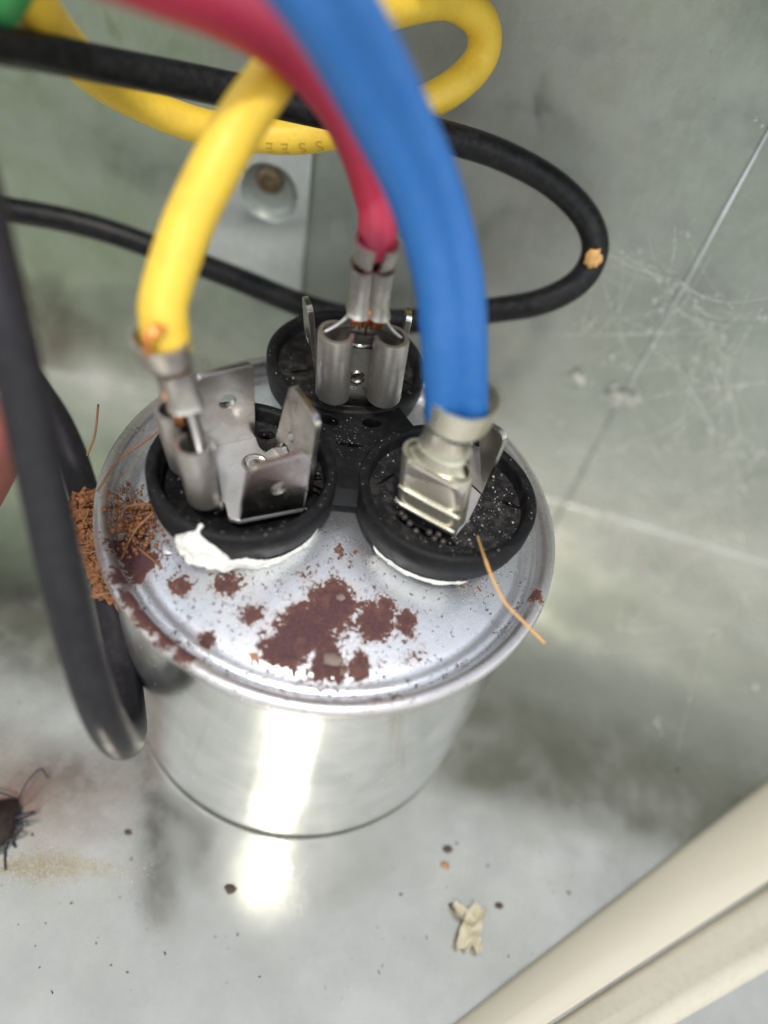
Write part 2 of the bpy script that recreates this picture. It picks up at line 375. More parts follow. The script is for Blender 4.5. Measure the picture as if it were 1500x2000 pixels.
cr = MB().add(tube([V(XC-.05, YW-.1, .3), V(XC-.05, YW-.1, WH)], .36, 12)).build('wall_fold', M['bracket']); tag(cr, kind='structure')
tp = obj('unseen_flange', *box((5, YW-OV/2+1, WH+1), 530, OV, 2), M['plain'], smooth=False); tag(tp, kind='structure')  # out of frame, added to block sky and darken the floor's reflection
lawn = obj('ground', [V(-9000, -9000, -420), V(9000, -9000, -420), V(9000, 9000, -420), V(-9000, 9000, -420)], [(0, 1, 2, 3)], M['lawn'], smooth=False); tag(lawn, kind='structure')

# cream lip of the cabinet, gap and outer bead
def strip(rows, name, mat, parent):
    v = []; f = []; m = len(rows)
    for r_ in rows:
        a, b_ = r_; d = (a-b_); v += [b_-d*.7, b_+d*.33, b_+d*.66, a+d*.5]
    for i in range(m-1):
        for k in range(3): f.append((i*4+k, i*4+k+1, (i+1)*4+k+1, (i+1)*4+k))
    return obj(name, v, f, mat, parent)
lipb = W(1200, 1800, 0); lip = thing('cabinet_lip', lipb, 'cream painted folded edge of the cabinet running across the lower right corner', 'cabinet edge')
def row(ax, ay, bx, by, z): return (W(ax, ay, z), W(bx, by, z))
strip([row(1500, 1520, 880, 2000, -.6), row(1500, 1526, 888, 2000, 1.2), row(1500, 1540, 905, 2000, 2.2), row(1500, 1630, 985, 2000, 3.0), row(1500, 1712, 1058, 2000, 3.2), row(1500, 1719, 1067, 2000, 2.6), row(1500, 1724, 1072, 2000, -3)], 'inner_flange', M['cream'], lip)
strip([row(1500, 1716, 1064, 2000, -2.4), row(1500, 1760, 1110, 2000, -2.6)], 'gap', M['gap'], lip)
strip([row(1500, 1727, 1078, 2000, -3), row(1500, 1731, 1084, 2000, 1.2), row(1500, 1750, 1105, 2000, 2.0), row(1500, 1800, 1175, 2000, 1.4), row(1500, 1835, 1225, 2000, 2.4), row(1500, 1870, 1275, 2000, 2.2), row(1500, 1893, 1315, 2000, .5), row(1500, 1897, 1322, 2000, -1)], 'outer_bead', M['cream_dirty'], lip)
strip([row(1500, 1890, 1310, 2000, -1.2), row(1500, 2300, 900, 2600, -1.2)], 'outer_panel', M['bracket'], lip)

# ------------------------------------------------------------------ wall bracket with screw
br = thing('wall_bracket', WY(510, 560, YW), 'galvanised bracket plate with an embossed screw hole on the back wall', 'bracket')
yb = YW-1.6
q_ = [WY(396, 512, yb), WY(586, 588, yb), WY(611, 280, yb), WY(430, 262, yb)]
hc = WY(525, 376, yb); HR = 5.2
pl = plate([(p.x, p.z) for p in q_], [circ(hc.x, hc.z, HR, 40)], 1.5, lambda x, z, t: V(x, yb+t, z))
obj('bracket_plate', *pl, M['bracket'], br, angle=35, bevel=.35)
dm = lathe([(HR, 0), (HR-.25, .5), (HR-.9, 1.5), (HR-1.7, 2.1), (0.01, 2.3)], 40); dm = ([V(hc.x+v.x, yb-.05+v.z*.6, hc.z+v.y) for v in dm[0]], dm[1])
obj('dimple', *dm, M['plain'], br)
sc_c = WY(526, 352, yb+.8); sv = lathe([(2.55, 1.0), (2.55, -.2), (2.2, -.6), (1.25, -.8), (1.15, -.3), (.01, -.2)], 28)
obj('screw', [V(sc_c.x+v.x, sc_c.y+v.z, sc_c.z+v.y) for v in sv[0]], sv[1], M['screw'], br, angle=50)

# ------------------------------------------------------------------ capacitor
H = 51.5
cap = thing('capacitor', (0, 0, 0), 'round aluminium motor capacitor with rusty lid and three black terminal cups', 'capacitor')
obj('can_wall', *lathe([(28, .9), (30.2, .7), (30.9, 1.0), (31.2, 1.6), (31.2, 3), (31.2, 46.5), (31.25, 48.6), (31.7, 49.4)], 160), M['can'], cap)
obj('base_shade', *lathe([(30.6, .08), (31.15, .1), (31.2, .5), (30.9, .75), (30.3, .75)], 160), M['gap'], cap)  # dark ring in place of the shade under the can's edge
obj('rim', *lathe([(31.6, 49.3), (32.2, 49.6), (32.45, 50.3), (32.3, 51.1), (31.7, 51.55), (31.0, 51.5), (30.5, 51.0), (30.25, 50.2), (30.05, 49.2)], 200), M['rim'], cap)
lidp = [(30.1, 49.4), (29.7, 48.95), (29.1, 48.85), (28.5, 49.1), (27.8, 49.75), (27.0, 50.25), (25, 50.8), (22, 51.5), (18, 52.4), (14, 53.2), (9, 53.9), (4, 54.2), (.01, 54.3)]
lidp = [tuple(p) for p in spline(lidp, 4)]
lid = obj('lid', *lathe(lidp, 160), M['lid'], cap)
dp = W(342, 1068, 50.5)
obj('dimple', *lathe([(2.0, dp.z-.1), (1.75, dp.z+.45), (1.3, dp.z+.62), (.01, dp.z+.66)], 32, (dp.x, dp.y)), M['lid'], lid)
ZR = 61.0; CUPS = dict(L=V(-11.5, -6.8, 0), Rr=V(14.55, -1.5, 0), B=V(-3.85, 19.1, 0)); CR = 11.95
FZ = 59.0
cups = {}
def cup(key, slots):
    c = CUPS[key]
    def wob(a, r, z): return r*(1+.004*math.sin(3*a+c.x)), z
    prof = [(CR-1.9, FZ-.3), (CR-1.55, FZ+.2), (CR-1.45, ZR-.35), (CR-1.2, ZR), (CR-.3, ZR), (CR, ZR-.35), (CR-.05, 58.2), (CR-.25, 57.8), (CR-.45, 56.3), (CR-.9, 55.8), (8.0, 55.6), (7.5, 52)]
    o = obj('terminal_cup', *lathe(prof, 96, (c.x, c.y), wob=wob), M['black'], cap)
    fl = plate(circ(c.x, c.y, CR-1.3, 64), [circ(W(x, y, FZ).x, W(x, y, FZ).y, l, 14, ry=w, rot=rt) for x, y, l, w, rt in slots], -1.2, lambda x, y, t: V(x, y, FZ+t))
    obj('cup_floor', *fl, M['black_dusty'], o, angle=30)
    obj('cup_bottom', *lathe([(CR-2, FZ-2.4), (.01, FZ-2.4)], 40, (c.x, c.y)), M['black'], o)
    cups[key] = o; return o
cup('L', [(620, 935, 1.6, .3, .5), (520, 850, 1.3, .8, .3)])
cup('Rr', [(995, 985, 1.7, .35, -.15), (755, 935, 1.7, .25, 1.0), (830, 1035, 4.4, .95, -.28)])
cup('B', [(585, 725, 1.5, .3, .6), (790, 745, 1.5, .3, -.4), (690, 640, 1.5, .3, 0)])
# hub between the cups
cen = sum(CUPS.values(), V(0, 0, 0))/3; keys = ['L', 'Rr', 'B']; hub = []
order = sorted(keys, key=lambda k: math.atan2(CUPS[k].y-cen.y, CUPS[k].x-cen.x))
for i, k in enumerate(order):
    c = CUPS[k]; pv = CUPS[order[i-1]]; nx = CUPS[order[(i+1) % 3]]
    a0 = math.atan2(pv.y-c.y, pv.x-c.x); a1 = math.atan2(nx.y-c.y, nx.x-c.x)
    while a1 > a0: a1 -= 2*math.pi
    if a0-a1 > math.pi: a1 += 2*math.pi
    ex = .17; s0, s1 = (a0+ex, a1-ex) if a1 < a0 else (a0-ex, a1+ex)
    for j in range(15):
        t = s0+(s1-s0)*j/14; hub.append((c.x+(CR-.5)*math.cos(t), c.y+(CR-.5)*math.sin(t)))
HZ = 60.7
def hh(px, py, rx, ry, rot, n=14): p = W(px, py, HZ); return circ(p.x, p.y, rx, n, ry=ry, rot=rot)
obj('hub', *plate(hub, [hh(643, 820, 1.55, 1.0, -.2, 7), hh(726, 826, 1.45, 1.0, .3, 7), hh(682, 868, 1.9, .42, .15)], -3.4, lambda x, y, t: V(x, y, HZ+t)), M['black'], cap, angle=40, bevel=.2)
hb = W(682, 850, 57.5); obj('hub_floor', *lathe([(5.5, 57.0), (.01, 57.0)], 24, (hb.x, hb.y)), M['black'], cap)

# sealant squeezed out under the cups
def sealant(key, pxa, pxb, zlo, ztop, thick, name):
    c = CUPS[key]; a0 = math.atan2(W(*pxa, 55).y-c.y, W(*pxa, 55).x-c.x); a1 = math.atan2(W(*pxb, 55).y-c.y, W(*pxb, 55).x-c.x)
    if a1 < a0: a1 += 2*math.pi
    v = []; f = []; n = 220; m = 34
    for i in range(n+1):
        t = i/n; a = a0+(a1-a0)*t; q0 = V(math.cos(a)*12, math.sin(a)*12, 0); env = max(0, min(1, t*16, (1-t)*6))**.5
        top = ztop(t)+.45*noise.noise(q0*.45)+.22*noise.noise(q0*1.6); lo = zlo(t)
        for j in range(m+1):
            s = j/m; z = lo+(top-lo)*s; q = q0+V(0, 0, z*1.3)
            bul = max(0, math.sin(math.pi*s))**.55*thick(t)*(1+.75*noise.noise(q*.42)+.4*noise.noise(q*1.1)+.2*noise.noise(q*3))*env
            wall = CR if z > 57.9 else CR-.3-max(0, 56-z)*.5
            r = wall+bul-.12
            if s > .999 and top > ZR-.2: r = CR-1.0; z += .1
            if s < .001: r = wall-1.5
            v.append(V(c.x+r*math.cos(a), c.y+r*math.sin(a), z))
    for i in range(n):
        for j in range(m): f.append((i*(m+1)+j, (i+1)*(m+1)+j, (i+1)*(m+1)+j+1, i*(m+1)+j+1))
    return obj(name, v, f, M['seal'], cups[key])
def bumpy(t): return max(0, 1-abs(t-.16)/.17)**.6
sealant('L', (372, 1045), (650, 1030), lambda t: 53.2-.5*math.sin(math.pi*t)+2.2*max(0, .12-t)/.12, lambda t: 55.9+5.5*bumpy(t)+1.2*max(0, 1-abs(t-.42)/.2)-.8*t, lambda t: .75+.75*bumpy(t)-.3*t, 'sealant')
sealant('Rr', (745, 1065), (905, 1125), lambda t: 54.2, lambda t: 55.9, lambda t: .35, 'sealant')

# ------------------------------------------------------------------ terminals
TH = .8
def tab(BL, BR_, TL, TR, z0, h, holes, name, parent, mat=None, rc=.9, clip=None, th=TH):
    bl, br_, tl, tr = W(*BL, z0), W(*BR_, z0), W(*TL, z0+h), W(*TR, z0+h)
    w = ((br_-bl).length+(tr-tl).length)/2; hh_ = ((tl-bl).length+(tr-br_).length)/2
    nrm = (br_-bl).cross(tl-bl).normalized()
    def mp(x, y, t):
        u, v = x/w, y/hh_; p = bl*(1-u)*(1-v)+br_*u*(1-v)+tl*(1-u)*v+tr*u*v; return p-nrm*t
    o = rrect(w, hh_, rc, 5, (0, 0, 1, 1))
    return obj(name, *plate(o, [circ(x*w, y*hh_, r, 24) for x, y, r in holes], th, mp), mat or M['tab'], parent, angle=35, bevel=.16), (bl, br_, tl, tr)
ZP = FZ+.5
cl = cups['L']
# base plate of the left cup
pl_ = [W(x, y, ZP) for x, y in [(383, 880), (440, 862), (499, 852), (506, 872), (517, 884), (533, 874), (560, 900), (600, 962), (593, 993), (468, 1017), (448, 1012), (440, 985), (375, 925)]]
rv = W(498, 905, ZP)
obj('base_plate', *plate([(p.x, p.y) for p in pl_], [], -.6, lambda x, y, t: V(x, y, ZP+t)), M['zinc'], cl, angle=35, bevel=.08)
v_, f_ = lathe([(1.75, ZP-.05), (1.7, ZP+.1), (1.45, ZP+.16), (1.3, ZP+.02), (.9, ZP-.02), (.01, ZP+.1)], 32, (rv.x, rv.y)); obj('rivet', v_, f_, M['tab'], cl)
tab((383, 880), (499, 854), (387, 738), (496, 712), ZP, 12.6, [(.52, .60, 1.12)], 'terminal_tab', cl)
tab((533, 874), (600, 962), (566, 748), (618, 822), ZP, 12.0, [(.36, .42, .75), (.30, .17, .95)], 'terminal_tab', cl, rc=1.3)
tab((468, 1017), (593, 993), (487, 918), (608, 884), ZP, 9.6, [(.54, .50, .95)], 'terminal_tab', cl, rc=1.1)
tab((362, 918), (425, 1003), (352, 800), (408, 872), ZP, 11, [], 'terminal_tab', cl)
cr_ = cups['Rr']
pr_ = [W(x, y, ZP) for x, y in [(785, 985), (890, 1045), (916, 1014), (940, 966), (875, 905), (800, 900)]]
obj('base_plate', *plate([(p.x, p.y) for p in pr_], [], -.6, lambda x, y, t: V(x, y, ZP+t)), M['zinc'], cr_, angle=35, bevel=.08)
tab((872, 900), (941, 965), (905, 802), (988, 850), ZP, 9.5, [(.42, .62, 1.0), (.38, .22, .95)], 'terminal_tab', cr_, rc=1.4)
tab((782, 988), (886, 1050), (793, 905), (905, 962), ZP, 9.0, [], 'terminal_tab', cr_, M['tin'])
cb = cups['B']
pb_ = [W(x, y, ZP) for x, y in [(630, 790), (742, 797), (775, 760), (740, 730), (650, 725), (612, 755)]]
obj('base_plate', *plate([(p.x, p.y) for p in pb_], [], -.6, lambda x, y, t: V(x, y, ZP+t)), M['tab'], cb, angle=35, bevel=.08)
_, RT = tab((630, 790), (742, 797), (636, 640), (756, 645), ZP, 11.5, [(.5, .30, .8)], 'terminal_tab', cb)
tab((628, 768), (612, 738), (612, 600), (600, 572), ZP, 13, [(.5, .6, .8)], 'terminal_tab', cb)
tab((765, 785), (778, 752), (806, 622), (803, 597), ZP, 12.5, [(.5, .6, .8)], 'terminal_tab', cb)
tab((655, 722), (735, 722), (660, 640), (745, 640), ZP, 6.5, [], 'terminal_tab', cb)
ftp = W(735, 790, ZP); obj('bent_foot', *MB().add(box(W(765, 795, ZP)+V(0, 0, .1), 3.0, .9, .5, X=V(.9, -.35, 0).normalized(), Y=V(.35, .9, 0).normalized())).__dict__.values(), M['tab'], cb, bevel=.1)

# ------------------------------------------------------------------ crimp connectors
def arc(cx, cy, r, a0, a1, n=12, ry=None): return [(cx+r*math.cos(math.radians(a0+(a1-a0)*k/n)), cy+(ry or r)*math.sin(math.radians(a0+(a1-a0)*k/n))) for k in range(n+1)]
def connector(parent, O, X, N, path, w, depth, hb, mat, crimp_w, ins_r, hw=4.5, strands=True, copper_n=14, hi=4.0, roll=210):
    """O bottom centre, X width axis, N side the barrels roll to; path: U direction list of points for O, top of receptacle, wire crimp, insulation crimp"""
    P0, P1, P2, P3, P4 = path                # bottom, top of receptacle, start of wire crimp, end of it, end of insulation crimp
    rb = w*.182; flat = w/2-rb
    prof = list(reversed(arc(-flat, depth/2, rb, -90, -90-roll-60, 16, ry=depth/2)))+[(x, 0) for x in (-flat*.5, 0, flat*.5)]+arc(flat, depth/2, rb, -90, -90+roll+60, 16, ry=depth/2)
    pts = [P0, P0.lerp(P1, .04), P0.lerp(P1, .5), P0.lerp(P1, .97), P1]
    def fr(i):
        k = (.96, 1, 1, 1, .985)[i]; return pts[i], X, N, k, k
    rec = obj('receptacle', *ribbon(prof, .55, range(5), fr), mat, parent, angle=40)
    # neck: curved sheet narrowing from the receptacle floor up to the crimp
    n = 9; v = []; f = []; m = 12
    for i in range(n+1):
        t = i/n; c = P1.lerp(P2, t)-(P2-P1).normalized()*.6*(1-t); ww = (w/2*.98)*(1-t)**2.0+crimp_w/2*(1-(1-t)**2.0); cv = depth*.48*(1-t)**1.6+crimp_w*.36*t
        for j in range(m+1):
            s = -1+2*j/m; v.append(c+X*(ww*s)+N*(cv*abs(s)**2.6))
    for i in range(n):
        for j in range(m): a = i*(m+1)+j; f.append((a, a+1, a+m+2, a+m+1))
    nk = obj('neck', v, f, mat, rec); so_ = nk.modifiers.new('t', 'SOLIDIFY'); so_.thickness = .5*S; so_.offset = 0
    # wire crimp (two lobes pressed in along the middle)
    hw2 = crimp_w/2; bp = [(-.12, hw2*.35)]+arc(-hw2*.5, hw2*.75, hw2*.5, 0, 180, 8)+[(-hw2, hw2*.3)]+arc(0, hw2*.15, hw2, 180, 360, 10, ry=hw2*.55)+[(hw2, hw2*.3)]+arc(hw2*.5, hw2*.75, hw2*.5, 0, 180, 8)+[(.12, hw2*.35)]
    pc = [P2, P2.lerp(P3, .1), P2.lerp(P3, .5), P2.lerp(P3, .9), P3]
    obj('wire_crimp', *ribbon(bp, .45, range(5), lambda i: (pc[i], X, N, (1.1, 1, .97, 1, 1.08)[i], (1.1, 1, .97, 1, 1.08)[i])), mat, rec, angle=45)
    ir = ins_r+.3; ip = arc(0, ir*.55, ir, 90-12-0, -270+12, 26)
    P3b = P3.lerp(P4, .18)
    obj('insulation_crimp', *ribbon(ip, .45, range(3), lambda i: ((P3b, P3b.lerp(P4, .5), P4)[i], X, N, (.9, .97, 1.05)[i], (.9, .97, 1.05)[i])), mat, rec, angle=45)
    mb = MB()
    for k in range(copper_n):
        x = (k/(copper_n-1)-.5)*crimp_w*.8; y = hw2*(.75+.55*random.random()); ax = (P2-P1).normalized()
        e = random.uniform(1.5, 2.3) if k != copper_n//2 else 3.4
        a_ = P2+ax*1.0+X*x+N*y; b_ = P2-ax*e+X*(x*1.03+random.uniform(-.1, .1))+N*(y-.15)
        mb.add(tube([a_, a_.lerp(b_, .5), b_], .17, 6))
    if strands: mb.build('copper_strands', M['copper'], rec)
    # the conductor inside the insulation, between the two crimps
    obj('conductor', *tube([P2+(P3-P2)*.2+N*hw2*.3, P3.lerp(P2, .12)+N*hw2*.3], hw2*.45, 10), M['copper'], rec)
    return rec

def up_at(px, py, base, h):  # vertical point above base at height h (kept on the plumb line)
    return base+V(0, 0, h)
# red
redb = (RT[0]+RT[1])/2; Xr = (RT[1]-RT[0]).normalized(); Nr = V(Xr.y, -Xr.x, 0).normalized()
Nr = Nr if Nr.y < 0 else -Nr
def solve(px, py, near):      # point on the pixel ray nearest to a given world point
    d = ray(px, py).normalized(); return CAM+d*(near-CAM).dot(d)
Pr0 = solve(697, 752, redb+V(0, 0, 3.2)+Nr*.9); Ud = V(0, 0, 1)
red = thing('red_wire', Pr0, 'red wire crimped onto the terminal of the rear black cup', 'wire')
Pr = [Pr0]; 
for (x, y, h) in ((709, 632, 10.5), (718, 597, 13.2), (727, 507, 19.8), (738, 458, 23.5)): Pr.append(solve(x, y, Pr0+Ud*h))
connector(red, Pr0, Xr, Nr, Pr, 11.2, 4.4, 9, M['tin'], 4.6, 2.2)
def wire(parent, pts, r, mat, name='insulation', seg=24, n=12, wob=0.0):
    P = spline([tuple(p) for p in pts], n); P = [Vector(p) for p in P]
    if wob: P = [p+V(noise.noise(p*.05+V(3, 0, 0)), noise.noise(p*.05+V(0, 7, 0)), noise.noise(p*.05))*wob for p in P]
    return obj(name, *tube(P, r, seg), mat, parent), P
redend = Pr[3].lerp(Pr[4], .1)+Nr*1.15
def at_depth(p): return -(R.transposed() @ (p-CAM)).z
dR = at_depth(redend)
wire(red, [redend]+[D(x, y, d) for x, y, d in ((738, 425, dR-1.5), (727, 370, 84), (700, 285, 80), (648, 190, 75), (560, 95, 69), (435, 20, 62), (290, -40, 56), (120, -110, 50))], 2.3, M['red'])

# latch bar and slot between the rolled barrels, and the dimple of the tab below
Xz = V(0, 0, 1); q0 = solve(708, 658, Pr0+V(0, 0, 9)+Nr*.5)
obj('latch_slot', *box(q0+Nr*.1, 3.2, .3, .9, X=Xr, Y=Nr), M['gap'], red)
obj('latch_bar', *tube([q0-Xz*1.3-Xr*1.7+Nr*.2, q0-Xz*1.3+Xr*1.7+Nr*.2], .38, 12), M['tab'], red)
q1 = solve(697, 736, Pr0+V(0, 0, 1.2)+Nr*.6); tv = lathe([(1.15, 0), (1.1, .28), (.85, .38), (.7, .2), (.01, .2)], 28)
obj('dimple', [q1+Xr*p.x+Xz*p.y+Nr*p.z for p in tv[0]], tv[1], M['tab'], red)

# yellow (on the left cup)
ya, yb_ = W(342, 803, ZP+12), W(382, 872, ZP+12)
Xy = (yb_-ya); Xy.z = 0; Xy.normalize(); Ny = V(Xy.y, -Xy.x, 0); Ny = Ny if Ny.x < 0 else -Ny
Py0 = (W(384, 900, ZP+1.0)+W(436, 966, ZP+1.0))/2
mid = (ya+yb_)/2
yel = thing('yellow_wire', Py0, 'yellow wire looping behind the blue wire and crimped onto the left black cup', 'wire')
Py = [Py0, solve(385, 825, Py0+V(0, 0, 11)), solve(374, 775, Py0+V(-.5, 0, 14)), solve(352, 705, Py0+V(-1, 0, 19)), solve(338, 652, Py0+V(-1.8, 0, 23))]
connector(yel, Py0, Xy, Ny, Py, 9.6, 3.6, 9, M['tin'], 4.2, 2.3, copper_n=9)
dY = at_depth(Py[4]); yend = Py[3].lerp(Py[4], .45)+Ny*1.0
YP = [yend]+[D(x, y, d) for x, y, d in ((320, 625, dY-.6), (320, 590, dY-1), (339, 520, dY-1.5), (371, 430, dY-2), (417, 335, dY-3), (470, 240, dY-3), (522, 165, dY-1), (580, 95, dY+5), (680, 42, dY+12), (790, 8, dY+19), (880, 0, dY+25), (940, 45, dY+30), (938, 115, dY+34), (868, 182, dY+34), (740, 235, dY+35), (600, 266, dY+37), (480, 262, dY+37), (370, 240, dY+34), (270, 198, dY+29), (190, 150, dY+21), (115, 75, dY+9), (60, 0, dY-1), (20, -90, dY-8))]
_, YPP = wire(yel, YP, 2.45, M['yellow'])
# stray copper strands by the yellow crimp
mb = MB()
for k in range(7):
    s = random.uniform(-6, 6); pp = [D(318+s, 640+s*.4, dY-3.2), D(298+s*.6, 645+s, dY-3.8), D(286+s*.5, 665+s, dY-3.5), D(288+s*.4, 690+s, dY-2.6)]
    mb.add(tube([Vector(q) for q in spline([tuple(q) for q in pp], 5)], .28, 6))
mb.build('copper_strands', M['copper'], yel)

# blue pair
Pb_a, Pb_b = W(782, 958, ZP+3), W(896, 1022, ZP+3)
Xb = (Pb_b-Pb_a); Xb.z = 0; Xb.normalize(); Nb = V(-Xb.y, Xb.x, 0); Nb = Nb if Nb.y > 0 else -Nb      # barrels roll to the far side
Pb0 = (Pb_a+Pb_b)/2+Nb*-.6+V(0, 0, -1.2)
blu = thing('blue_wire', Pb0, 'very thick blue wire with a shallow groove, crimped onto the right black cup', 'wire')
Pb = [Pb0, solve(842, 915, Pb0+V(0, 0, 7.5)), solve(858, 885, Pb0+V(0, 0, 10)), solve(872, 845, Pb0+V(0, 0, 13.2)), solve(890, 790, Pb0+V(0, 0, 16.8))]
connector(blu, Pb0, Xb, Nb, Pb, 8.8, 3.6, 8, M['brass'], 5.2, 3.7, strands=False)
# pressed ridges across the flat back
for q in (.0, .45):
    a_, b2 = Pb0-Xb*4.3-Nb*.35+V(0, 0, .4+q*6), Pb0+Xb*4.3-Nb*.35+V(0, 0, .4+q*6)
    obj('pressed_ridge', *tube([a_, a_.lerp(b2, .12)-V(0, 0, .3), a_.lerp(b2, .5)-V(0, 0, .25), b2.lerp(a_, .1)-V(0, 0, .1), b2], .28, 10), M['brass'], blu)
bl_c = solve(892, 812, Pb[4]+Nb*1.6-V(0, 0, 1.5)); dB = at_depth(bl_c)
BP = [(891, 796, dB-.8), (889, 740, dB-3), (886, 660, dB-5.5), (878, 560, dB-8), (853, 450, dB-11), (817, 345, dB-14.5), (764, 235, dB-18.5), (702, 115, dB-23), (636, 0, dB-27), (560, -110, dB-30)]
bc = [bl_c]+[D(*q) for q in BP]
sd = []
for i, p in enumerate(bc):
    t = (bc[min(i+1, len(bc)-1)]-bc[max(i-1, 0)]).normalized(); view = (p-CAM).normalized(); sd.append(t.cross(view).normalized())
sgn = 1 if sd[0].x > 0 else -1
# one thick figure-of-eight insulation with a shallow groove down its face
def fig8(parent, pts, mat, name):
    P = [Vector(p) for p in spline([tuple(p) for p in pts], 12)]; v = []; f = []; sg = 40
    for i, p in enumerate(P):
        t = (P[min(i+1, len(P)-1)]-P[max(i-1, 0)]).normalized(); vw = (p-CAM).normalized(); a_ = t.cross(vw).normalized(); n_ = a_.cross(t)
        for k in range(sg):
            an = 2*math.pi*k/sg; c_, s2 = math.cos(an), math.sin(an); g_ = 1-.24*math.exp(-(c_/.26)**2)
            v.append(p+a_*(3.5*math.copysign(abs(c_)**.9, c_))+n_*(2.15*math.copysign(abs(s2)**.85, s2)*g_))
    for i in range(len(P)-1):
        for k in range(sg): f.append((i*sg+k, i*sg+(k+1) % sg, (i+1)*sg+(k+1) % sg, (i+1)*sg+k))
    f.append(tuple(range(sg))); f.append(tuple((len(P)-1)*sg+k for k in range(sg)))
    return obj(name, v, f, mat, parent)
fig8(blu, bc, M['blue'], 'insulation')

gb = D(-20, 0, 70); grn = thing('green_wire', gb, 'green wire just entering the top left corner beside the yellow loop', 'wire')
wire(grn, [D(-160, 90, 74), D(-60, 40, 72), D(-8, 8, 70), D(30, -60, 68), D(60, -160, 66)], 2.2, M['green'])

# print on the yellow wire behind: upside-down letters
def letter(ch):
    cu = bpy.data.curves.new('t', 'FONT'); cu.body = ch; cu.size = 1; o = bpy.data.objects.new('t', cu); COL.objects.link(o)
    dg = bpy.context.evaluated_depsgraph_get(); me = bpy.data.meshes.new_from_object(o.evaluated_get(dg)); vs = [v.co.copy() for v in me.vertices]; fs = [tuple(p.vertices) for p in me.polygons]
    bpy.data.objects.remove(o); bpy.data.curves.remove(cu); bpy.data.meshes.remove(me); return vs, fs
def nearest(px, py):
    best = None
    for i in range(len(YPP)//2, len(YPP)):
        q = R.transposed() @ (YPP[i]-CAM); x, y = 750+FPX*q.x/-q.z, 1000-FPX*q.y/-q.z; d = (x-px)**2+(y-py)**2
        if best is None or d < best[0]: best = (d, i)
    return best[1]
mb = MB()
for ch, px in zip('EESS', (533, 563, 592, 621)):
    i = nearest(px, 262); c = YPP[i]; T = (YPP[i+1]-YPP[i-1]).normalized()
    if T.x < 0: T = -T
    tv = (CAM-c).normalized(); e1 = (tv-tv.dot(T)*T).normalized(); e2 = T.cross(e1)
    if e2.z < 0: e2 = -e2
    vs, fs = letter(ch); out = []
    for q in vs:
        u = (q.x-.33)*2.6; vv = (q.y-.36)*2.6; u, vv = -u, -vv; ph = -.72+vv/2.47
        out.append(c+T*u+(e1*math.cos(ph)+e2*math.sin(ph))*2.475)
    mb.add((out, fs))
mb.build('printed_letters', M['ink'], yel)

# ------------------------------------------------------------------ black cables
c1p = [D(x, y, d) for x, y, d in ((-160, 40, 62), (-20, 82, 70), (110, 108, 78), (230, 132, 84), (350, 155, 89), (460, 178, 93), (590, 208, 98), (720, 235, 103), (860, 265, 108), (980, 303, 113), (1080, 358, 117), (1145, 425, 120), (1162, 490, 122), (1130, 550, 124), (1055, 590, 126), (950, 608, 129), (800, 628, 132), (680, 620, 135), (585, 594, 137), (460, 543, 139), (330, 494, 140), (190, 445, 138), (50, 415, 134), (-120, 395, 128))]
c1 = thing('black_cable', c1p[12], 'thin black cable looping behind the wires with a tan scrap on it', 'cable')
wire(c1, c1p, [1.85+.35*min(1, max(0, (i-20)/60)) for i in range(12*(len(c1p)-1)+1)], M['cable'], 'sheath')
c2p = [D(x, y, d) for x, y, d in ((-120, 120, 60), (-60, 330, 61), (5, 600, 63), (48, 780, 66), (84, 950, 69), (118, 1110, 72), (158, 1270, 76), (198, 1390, 80), (236, 1446, 88), (252, 1425, 99), (245, 1340, 107), (230, 1240, 111), (205, 1120, 114), (170, 985, 117), (128, 860, 119), (75, 770, 121), (0, 700, 124), (-150, 640, 128))]
c2 = thing('black_cable', c2p[9], 'thick black cable hanging down the left edge and doubling back beside the capacitor', 'cable')
wire(c2, c2p, [2.15 if i < 80 else 2.15+.25*min(1, (i-80)/40) for i in range(12*(len(c2p)-1)+1)], M['cable_dusty'], 'sheath')
tn = blob(D(1158, 505, 119.6), 1.3, .6, 1.6, 3, .45, 1.8); obj('bark_scrap', *tn, M['straw'], c1)

# ------------------------------------------------------------------ rusty frass with fibres
fc = W(205, 1060, 46); fr_ = thing('debris_clump', W(205, 1090, 40), 'clump of rust orange crumbs and fibres caught between the cable and the can', 'debris')
mb = MB()
for k in range(1300):
    t = random.random(); px = 158+random.gauss(0, 9)+t*55; py = 985+t*155+random.gauss(0, 14)
    d = 100+random.uniform(-3.5, 4); r = random.choice((.12, .18, .25, .34, .5))*random.uniform(.8, 1.2)
    mb.add(blob(D(px, py, d+3), r, r*random.uniform(.7, 1.2), r*random.uniform(.7, 1.2), 1, .5, 1.5))
for k in range(420):
    px = random.gauss(262, 24); py = random.gauss(1012, 26); r_ = random.choice((.1, .16, .24, .34)); mb.add(blob(W(px, py, 51.2+random.uniform(-.3, 1.0)), r_, r_, r_, 1, .5, 1.5))
for k in range(7):
    t = k/6; mb.add(blob(D(168+t*55, 995+t*150, 106), 2.3, 2.3, 2.3, 4, 1.0, 2.4))
tag(mb.build('crumbs', M['rustgrain'], fr_), kind='stuff')
mb = MB()
for k in range(95):
    t = random.random(); c = D(min(330, 165+random.expovariate(1/60)), random.gauss(1040, 50), random.uniform(97, 104)); a = random.uniform(0, 6.28)
    L = random.uniform(2.5, 9); p = [c+V(math.cos(a), math.sin(a)*.7, .5*random.uniform(-1, 1))*L*s+V(random.gauss(0, .7), random.gauss(0, .7), random.gauss(0, .7)) for s in (-.5, -.17, .17, .5)]
    mb.add(tube([Vector(q) for q in spline([tuple(q) for q in p], 4)], random.uniform(.035, .11), 5))
